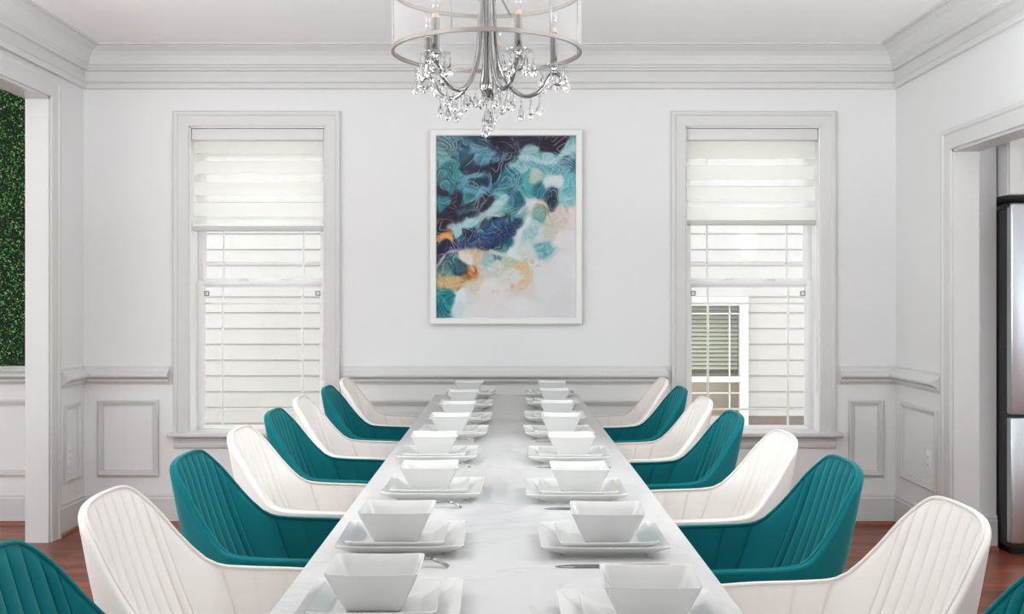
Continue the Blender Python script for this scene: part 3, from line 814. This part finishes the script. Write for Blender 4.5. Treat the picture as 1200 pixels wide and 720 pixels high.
    p.inputs['Roughness'].default_value = 0.45; p.inputs['Specular IOR Level'].default_value = 0.25
    tc = N.new('ShaderNodeTexCoord'); nz = N.new('ShaderNodeTexNoise'); nz.inputs['Scale'].default_value = 700
    L.new(tc.outputs['Object'], nz.inputs['Vector']); bp = N.new('ShaderNodeBump'); bp.inputs['Strength'].default_value = .08; bp.inputs['Distance'].default_value = .001
    L.new(nz.outputs['Fac'], bp.inputs['Height']); L.new(bp.outputs['Normal'], p.inputs['Normal'])
    me.materials.append(m)
    o = bpy.data.objects.new('canvas', me); C.objects.link(o); o.parent = root
painting()

# ------------------------------------------------------------------ table
TZ = .76; TY0, TY1 = 1.25, 6.215; TW = .40
def table():
    yc = (TY0 + TY1) / 2
    root = thing('dining_table', 'long narrow glossy white dining table with faint grey veins', 'dining table', (0, yc, 0))
    hl = (TY1 - TY0) / 2
    mb = MB(); mb.box(-TW, TW, -hl, hl, TZ - .042, TZ, .003); mb.build('tabletop', M['marble'], root)
    for y in (-hl + .55, 0, hl - .55):
        mb = MB(); mb.box(-.075, .075, y - .16, y + .16, .018, TZ - .042, .006); mb.box(-.20, .20, y - .26, y + .26, 0, .02, .004); mb.build('pedestal', M['frame'], root)
table()

# ------------------------------------------------------------------ chairs
RIM = [(-.275, 0, .858), (-.274, .062, .857), (-.269, .122, .849), (-.255, .162, .826), (-.222, .190, .783), (-.177, .216, .718), (-.128, .240, .660),
       (-.088, .256, .636), (-.02, .263, .628), (.10, .263, .624), (.21, .256, .617)]
BOT = [(-.112, 0, .40), (-.110, .060, .40), (-.102, .115, .40), (-.088, .150, .40), (-.068, .178, .40), (-.044, .200, .40), (-.020, .214, .40),
       (.004, .223, .40), (.04, .229, .40), (.12, .230, .40), (.21, .226, .40)]
def make_chair(name, seat_m, pipe_m, label):
    root = thing(name, label, 'chair')
    R_ = catmull(RIM, 24); B_ = catmull(BOT, 24)
    arc = [0.0]
    for i in range(1, len(R_)): arc.append(arc[-1] + (R_[i] - R_[i - 1]).length)
    tot = arc[-1]
    def at(lst, s):
        s = max(0.0, min(tot, s)); i = 0
        import bisect
        i = min(max(bisect.bisect(arc, s) - 1, 0), len(arc) - 2)
        t = (s - arc[i]) / max(1e-9, arc[i + 1] - arc[i])
        return lst[i].lerp(lst[i + 1], t)
    joint = arc[7 * 24]
    seams = [.026, .078, .130, .182, .226]            # half of the back channels
    arm = [joint + .085, joint + .165, joint + .24]
    half = seams + [joint] + arm + [tot]
    brk = [-x for x in reversed(half)] + half
    cols = []                                          # (signed s, puff, is seam)
    for i in range(len(brk) - 1):
        a, b_ = brk[i], brk[i + 1]; L_ = b_ - a
        mid = abs((a + b_) / 2)
        if mid < seams[-1]: amp = .0085; n = 8
        elif mid < joint: amp = .007; n = 14
        else: amp = .0032; n = 8
        for k in range(n):
            w_ = k / n; w_ = .5 - .5 * math.cos(math.pi * w_)
            cols.append((a + L_ * w_, amp * (1 - abs(2 * w_ - 1) ** 2.4) - (.003 if k == 0 and mid < joint + .05 else 0)))
    cols.append((brk[-1], 0))
    nin, ncr, nout = 22, 7, 12
    rings = []; pipe = []; pipe2 = []
    for s, puff in cols:
        sg = 1 if s >= 0 else -1; a = abs(s)
        r = at(R_, a); bb = at(B_, a)
        e = 1e-3
        tg = at(R_, a + .012) - at(R_, a - .012) if a > .012 else Vector((0, 1, 0))
        tgb = at(B_, a + .012) - at(B_, a - .012) if a > .012 else Vector((0, 1, 0))
        tr = Vector((tg.x, tg.y, 0)); 
        if tr.length < 1e-6: tr = Vector((0, 1, 0))
        nr = Vector((-tr.y, tr.x, 0)).normalized(); nb = Vector((-tgb.y, tgb.x, 0)).normalized()   # outwards
        tg.normalize()
        up = (r - bb).normalized(); up = (up - tg * up.dot(tg)).normalized()
        no = tg.cross(up)
        if no.dot(nr) < 0: no = -no
        armk = min(1, max(0, (a - joint + .06) / .12))
        th_r = .017 * (1 - armk) + .017 * armk
        th_b = .040 * (1 - armk) + .028 * armk
        # keep the arm fronts rounded
        endk = max(0, 1 - (tot - a) / .03); th_r *= (1 - .5 * endk ** 2)
        prof = []
        for k in range(nin):
            t = k / (nin - 1)
            p_ = bb.lerp(r, t); n_ = nb.lerp(no, t).normalized()
            fade = min(1, (1 - t) / .10) * min(1, t / .08)
            bulge = .010 * math.sin(math.pi * t) * (1 - .6 * armk)
            prof.append(p_ + n_ * (bulge - puff * fade ** .5))
        cen = r + no * (th_r * .5)
        for k in range(1, ncr):
            ph = math.pi * k / ncr
            prof.append(cen - no * (math.cos(ph) * th_r * .5) + up * (math.sin(ph) * th_r * .42))
        for k in range(nout):
            t = 1 - k / (nout - 1)
            p_ = bb.lerp(r, t); n_ = nb.lerp(no, t).normalized()
            th = th_b + (th_r - th_b) * t
            bulge = (.024 * (1 - armk) + .008 * armk) * math.sin(math.pi * t ** .8)
            prof.append(p_ + n_ * (th + bulge))
        pk = r + up * .003 - no * .001
        if sg < 0:
            prof = [Vector((q.x, -q.y, q.z)) for q in prof]; pk = Vector((pk.x, -pk.y, pk.z))
        rings.append(prof); pipe.append(pk)
    mb = MB(); mb.loft(rings, True, True, True)
    mb.build('shell', seat_m, root, auto=70)
    pts = pipe[::2] + ([pipe[-1]] if len(pipe) % 2 == 0 else [])
    mb = MB(); mb.tube(pts, .0042, 7); mb.build('piping', pipe_m, root)
    # seat cushion
    def sq(hx, hy, z, xo=.06, n=40, e=4.0):
        o = []
        for k in range(n):
            a = 2 * math.pi * k / n; c_, s_ = math.cos(a), math.sin(a)
            o.append((xo + hx * math.copysign(abs(c_) ** (2 / e), c_), hy * math.copysign(abs(s_) ** (2 / e), s_), z))
        return o
    mb = MB(); mb.loft([sq(.15, .18, .375), sq(.168, .208, .385), sq(.172, .215, .42), sq(.175, .218, .45), sq(.165, .21, .468), sq(.13, .17, .478), sq(.06, .06, .481)])
    mb.build('seat', seat_m, root)
    mb = MB(); mb.lathe([(.0, .376), (.10, .376), (.10, .362), (.03, .352), (.03, .30), (.04, .29), (.04, .27), (0, .27)], n=20); mb.build('swivel_hub', M['black'], root)
    for sx in (-1, 1):
        for sy in (-1, 1):
            mb = MB(); mb.tube([(sx * .02, sy * .02, .30), (sx * .10, sy * .10, .285), (sx * .20, sy * .20, .012), (sx * .203, sy * .203, 0)], [.014, .014, .009, .009], 10); mb.build('leg', M['black'], root)
    return root
ordn = ['farthest', 'second farthest', 'third farthest', 'fourth farthest', 'fifth farthest', 'third nearest', 'second nearest', 'nearest']
LY = [6.06, 5.475, 4.895, 4.30, 3.70, 3.075, 2.455, 1.87]
RY = [6.04, 5.43, 4.83, 4.21, 3.575, 2.965, 2.315, 1.72]
proto = {'white': make_chair('dining_chair', M['cream'], M['cream_pipe'], ''), 'teal': make_chair('dining_chair', M['teal'], M['teal_pipe'], '')}
used = {'white': False, 'teal': False}
LX = [-.610, -.610, -.635, -.628, -.616, -.610, -.612, -.610]
RX = [.580, .582, .592, .592, .622, .628, .668, .645]
for side, ys, xs_, rz, where in (('L', LY, LX, 0.0, 'on the boxwood side'), ('R', RY, RX, math.pi, 'on the fridge side')):
    for i, y in enumerate(ys):
        k = 'white' if i % 2 == 0 else 'teal'
        o = proto[k] if not used[k] else copy_tree(proto[k])
        used[k] = True
        o.location = (xs_[i], y, 0); o.rotation_euler = (0, 0, rz)
        o['label'] = '%s velvet channel-back armchair %s, %s from the camera' % ('ivory white' if k == 'white' else 'deep teal', where, ordn[i])
        o['category'] = 'chair'; o['group'] = 'channel-back dining chairs along the table'

# ------------------------------------------------------------------ tableware
def rsq(h, z, r=.16, n=7, lift=0.0):
    """rounded square ring, half side h; lift raises corners"""
    out = []; rad = h * r
    for q, (sx, sy) in enumerate(((1, 1), (-1, 1), (-1, -1), (1, -1))):
        for k in range(n):
            a = math.pi / 2 * (q + k / (n - 1))
            out.append((sx * (h - rad) + rad * math.cos(a), sy * (h - rad) + rad * math.sin(a), z + lift))
        # mid-side points keep the edge gently bowed
        nxt = ((-1, 1), (-1, -1), (1, -1), (1, 1))[q]
        for tt in (.25, .5, .75):
            p0 = (sx, sy); ax = (sx * (1 - tt) + nxt[0] * tt, sy * (1 - tt) + nxt[1] * tt)
            hx = (h - rad) * ax[0] if abs(ax[0]) < 1 else h * ax[0]
            hy = (h - rad) * ax[1] if abs(ax[1]) < 1 else h * ax[1]
            out.append((hx, hy, z))
    return out
def make_plate(name, W, hgt, well, label):
    h = W / 2; mb = MB()
    mb.loft([rsq(h * .52, .0015), rsq(h * .64, 0), rsq(h * .68, 0), rsq(h * .70, .004), rsq(h * .985, hgt - .004, .10), rsq(h, hgt - .001, .10, lift=.0015), rsq(h * .992, hgt + .0005, .10, lift=.0015),
             rsq(h * .96, hgt - .001, .10, lift=.001), rsq(h * .745, well + .0025, .12), rsq(h * .69, well, .14), rsq(h * .3, well)])
    o = mb.build(name, M['porcelain'], auto=50); o['label'] = label; o['category'] = 'plate'; return o
def make_bowl(label):
    h = .0775; H = .0675; mb = MB(); rings = []
    prof = [(.038, .0015), (.0415, 0), (.0445, .0005), (.0475, .006), (.054, .018), (.0625, .036), (.070, .052), (.0758, H - .003), (h, H - .0008), (.0770, H), (.0735, H - .0015), (.0668, .052), (.059, .036), (.050, .018), (.042, .0075), (.030, .0055)]
    for r, z in prof: rings.append(rsq(r, z, .14, lift=.0012 if z > .06 else 0))
    mb.loft(rings); o = mb.build('bowl', M['porcelain'], auto=60); o['label'] = label; o['category'] = 'bowl'; return o
def make_fork():
    root = thing('fork', '', 'fork')
    mb = MB()
    path = catmull([(-.095, 0, .0035), (-.05, 0, .0042), (.00, 0, .006), (.03, 0, .012), (.052, 0, .0165), (.066, 0, .0155)], 5)
    wd = [.0085 - .0055 * min(1, max(0, (p.x + .07) / .085)) + (.008 * max(0, (p.x - .035) / .031)) for p in path]
    rings = []
    for p, q in zip(path, wd):
        rings.append([(p.x, -q, p.z - .001), (p.x, q, p.z - .001), (p.x, q, p.z + .001), (p.x, -q, p.z + .001)])
    mb.loft(rings, smooth=False); mb.build('handle', M['steel'], root)
    for k in range(4):
        y = -.0085 + k * .00567
        mb = MB(); mb.tube([(.064, y, .0155), (.078, y, .0115), (.095, y * .95, .0015)], [.0018, .0018, .0011], 6); mb.build('tine', M['steel'], root)
    return root
def make_knife():
    root = thing('knife', '', 'knife')
    mb = MB(); rings = []
    for x, q, t in ((-.115, .005, .002), (-.11, .008, .0028), (-.05, .0065, .003), (-.005, .005, .0028)):
        rings.append([(x, -q, 0), (x, q, 0), (x, q, 2 * t), (x, -q, 2 * t)])
    mb.loft(rings, smooth=False); mb.build('handle', M['steel'], root)
    mb = MB(); rings = []
    for x, q, t in ((-.006, .006, .0022), (.02, .0095, .0018), (.08, .0095, .0014), (.105, .006, .001), (.116, .0012, .0008)):
        rings.append([(x, -q + .001, .001), (x, q * .7, .001), (x, q * .7, .001 + 2 * t), (x, -q + .001, .001 + 2 * t)])
    mb.loft(rings, smooth=False); mb.build('blade', M['steel'], root)
    return root
P1 = make_plate('dinner_plate', .265, .0265, .008, ''); P2 = make_plate('side_plate', .207, .0215, .0068, ''); B1 = make_bowl('')
F1 = make_fork(); K1 = make_knife()
first = {'p': True, 'f': True, 'k': True}
SETS = {'L': list(zip([6.05, 5.44, 4.81, 4.306, 3.68, 3.003, 2.382, 1.863], [-.2035, -.2095, -.207, -.216, -.238, -.207, -.233, -.2195])),
        'R': list(zip([6.06, 5.53, 4.866, 4.306, 3.664, 2.98, 2.373, 1.784], [.248, .240, .223, .212, .214, .195, .214, .230]))}
rj = random.Random(8)
for side, where, in (('L', 'boxwood side'), ('R', 'fridge side')):
    for i, (y, x) in enumerate(SETS[side]):
        od = ordn[i]
        if first['p']: a, b_, c_ = P1, P2, B1; first['p'] = False
        else: a, b_, c_ = P1.copy(), P2.copy(), B1.copy(); [C.objects.link(q) for q in (a, b_, c_)]
        j = lambda s: rj.uniform(-s, s)
        a.location = (x + (-.012 if side == 'R' else .012), y, TZ); a.rotation_euler = (0, 0, j(.025))
        b_.location = (x + (-.004 if side == 'R' else .002), y + j(.004), TZ + .0083); b_.rotation_euler = (0, 0, j(.03))
        c_.location = (x, y + j(.003), TZ + .0083 + .0071); c_.rotation_euler = (0, 0, j(.04))
        a['label'] = 'large square white plate at table level, %s setting from the camera, %s' % (od, where); a['group'] = 'square dinner plates on the table'
        b_['label'] = 'smaller square white plate stacked under the bowl, %s setting from the camera, %s' % (od, where); b_['group'] = 'square side plates on the table'
        c_['label'] = 'square flared white bowl topping the %s setting from the camera, %s' % (od, where); c_['group'] = 'square bowls on the table'
        if i == 7: continue
        if side == 'L':
            o = F1 if first['f'] else copy_tree(F1); first['f'] = False
            o.location = (-.208, y - .185 + j(.006), TZ); o.rotation_euler = (0, 0, -.10 + j(.05)); o['group'] = 'forks beside the plates'
            o['label'] = 'steel fork lying face down beside the %s setting from the camera, %s' % (od, where)
        else:
            o = K1 if first['k'] else copy_tree(K1); first['k'] = False
            o.location = (.212, y - .185 + j(.004), TZ + .0002); o.rotation_euler = (0, 0, math.pi + j(.03)); o['group'] = 'knives beside the plates'
            o['label'] = 'steel table knife lying beside the %s setting from the camera, %s' % (od, where)

# ------------------------------------------------------------------ chandelier
def chandelier():
    cx, cy = -.052, 2.93; ZB, ZT, R = 1.943, 2.10, .25
    root = thing('chandelier', 'drum-shade chandelier with chrome arms and hanging glass crystals over the table', 'chandelier', (cx, cy, 1.70))
    o = lambda z: z - 1.70
    mb = MB(); mb.lathe([(.0, ZC - .001), (.062, ZC - .001), (.062, ZC - .02), (.03, ZC - .035), (0, ZC - .036)], (0, 0, -1.70), 28); mb.build('canopy', M['chrome'], root)
    mb = MB(); mb.tube([(0, 0, o(ZC - .03)), (0, 0, o(2.16))], .006, 10); mb.build('stem', M['chrome'], root)
    # drum
    mb = MB(); n = 96; vs = []; fs = []
    for r_, z in ((R, ZB), (R, ZT), (R - .0008, ZT), (R - .0008, ZB)):
        for k in range(n): vs.append((r_ * math.cos(2 * math.pi * k / n), r_ * math.sin(2 * math.pi * k / n), o(z)))
    mb.add(vs, [(a * n + k, a * n + (k + 1) % n, ((a + 1) % 4) * n + (k + 1) % n, ((a + 1) % 4) * n + k) for a in range(4) for k in range(n)], True)
    sh = mb.build('drum_shade', M['shade'], root, auto=40)
    for z in (ZB, ZT):
        mb = MB(); n = 96; vs = []
        for r_, dz in ((R + .001, -.005), (R + .001, .005), (R - .006, .005), (R - .006, -.005)):
            for k in range(n): vs.append((r_ * math.cos(2 * math.pi * k / n), r_ * math.sin(2 * math.pi * k / n), o(z) + dz))
        mb.add(vs, [(a * n + k, a * n + (k + 1) % n, ((a + 1) % 4) * n + (k + 1) % n, ((a + 1) % 4) * n + k) for a in range(4) for k in range(n)], True)
        mb.build('band', M['band'], sh, auto=40)
    for k in range(6):
        a = math.radians(-19.4 + 60 * k); x, y = (R - .004) * math.sin(a), -(R - .004) * math.cos(a)
        mb = MB(); mb.tube([(x, y, o(ZB)), (x, y, o(ZT))], .0016, 6); mb.build('upright', M['band'], sh)
    for k in range(3):
        a = math.radians(75 + 120 * k); mb = MB(); mb.tube([(0, 0, o(2.16)), ((R - .004) * math.cos(a), (R - .004) * math.sin(a), o(ZT))], .003, 8); mb.build('spoke', M['band'], sh)
    # centre column
    mb = MB(); mb.lathe([(0, 2.20), (.012, 2.19), (.016, 2.16), (.022, 2.15), (.024, 2.13), (.014, 2.11), (.012, 2.04), (.010, 1.95), (.013, 1.90), (.016, 1.872), (.019, 1.862), (.019, 1.850), (.015, 1.838), (.009, 1.826), (.006, 1.815), (0, 1.812)], (0, 0, -1.70), 24)
    mb.build('column', M['chrome'], root)
    mb = MB(); mb.lathe([(.012, 2.092), (.040, 2.088), (.046, 2.094), (.044, 2.098), (.036, 2.094), (.012, 2.098)], (0, 0, -1.70), 28); mb.build('centre_dish', M['dish'], root)
    drop_me = {}
    def drop(x, y, ztop, sc=1.0, link=.016, n=8):
        sc *= 1.15
        key = (round(sc, 2), link)
        if key not in drop_me:
            mb = MB()
            mb.tube([(0, 0, 0), (0, 0, -link)], .0006, 4)
            mb.lathe([(.0002, -link * .35), (.0040 * sc, -link * .35 - .004 * sc), (.0002, -link * .35 - .008 * sc)], n=8, smooth=False)
            t = -link
            mb.lathe([(.0002, t), (.0028 * sc, t - .004 * sc), (.0065 * sc, t - .016 * sc), (.0095 * sc, t - .025 * sc), (.0080 * sc, t - .031 * sc), (.0045 * sc, t - .035 * sc), (.0002, t - .037 * sc)], n=n, smooth=False)
            ob = mb.build('crystal_drop', M['crystal'], root); drop_me[key] = ob
        else:
            ob = drop_me[key].copy(); C.objects.link(ob); ob.parent = root
        ob.location = (x, y, o(ztop)); ob.rotation_euler = (0, 0, x * 97 + y * 41)
    RA = .18
    for k in range(5):
        th = math.radians(27 + 72 * k); dx, dy = math.sin(th), -math.cos(th)
        P = lambda r_, z: (r_ * dx, r_ * dy, o(z))
        ax, ay = RA * dx, RA * dy
        path = catmull([P(.020, 2.085), P(.023, 2.0), P(.028, 1.945), P(.040, 1.895), P(.066, 1.850), P(.100, 1.829), P(.134, 1.838), P(.156, 1.862), P(.168, 1.884), P(.185, 1.893), P(.199, 1.884), P(.199, 1.868), P(.188, 1.862), P(.180, 1.870)], 5)
        rr = [.0058] * (len(path) - 22) + [.0058 - .0026 * i / 21 for i in range(22)]
        mb = MB(); mb.tube(path, rr, 10); arm = mb.build('arm', M['chrome'], root)
        mb = MB(); mb.lathe([(0, 1.889), (.008, 1.889), (.010, 1.896), (.006, 1.902), (.014, 1.909), (.014, 1.914), (0, 1.914)], (ax, ay, -1.70), 18); mb.build('candle_cup', M['chrome'], arm)
        mb = MB(); mb.lathe([(.008, 1.909), (.030, 1.904), (.038, 1.909), (.039, 1.913), (.036, 1.912), (.029, 1.9075), (.008, 1.912)], (ax, ay, -1.70), 28); mb.build('glass_dish', M['dish'], arm)
        mb = MB(); mb.lathe([(.0, 1.914), (.0095, 1.914), (.0095, 2.000), (.0, 2.000)], (ax, ay, -1.70), 16); mb.build('candle_sleeve', M['chrome'], arm, auto=40)
        mb = MB(); mb.lathe([(.0, 2.000), (.0075, 2.000), (.0075, 2.012), (0, 2.012)], (ax, ay, -1.70), 14); mb.build('socket', M['amber'], arm, auto=40)
        mb = MB(); mb.lathe([(.0, 2.012), (.007, 2.014), (.013, 2.030), (.0135, 2.040), (.009, 2.058), (.003, 2.074), (0, 2.078)], (ax, ay, -1.70), 16); mb.build('bulb', M['bulb'], arm)
        for q in range(6):
            a = 2 * math.pi * (q + .3 * k) / 6
            drop(ax + .037 * math.cos(a), ay + .037 * math.sin(a), 1.907, .92 if q % 2 else 1.0, .014 if q % 2 else .022)
        for r_, z in ((.066, 1.846), (.092, 1.826), (.118, 1.826), (.142, 1.842)):
            drop(r_ * dx, r_ * dy, z, 1.0, .022 if r_ in (.092, .142) else .016)
        drop(.030 * math.sin(th + .6), -.030 * math.cos(th + .6), 1.85, .95, .016)
    for dx, dy, z, sc in ((0, 0, 1.813, 1.25), (.010, -.006, 1.800, 1.1), (-.004, .008, 1.786, 1.1)):
        drop(dx, dy, z, sc, .022 if sc < 1.2 else .016)
chandelier()
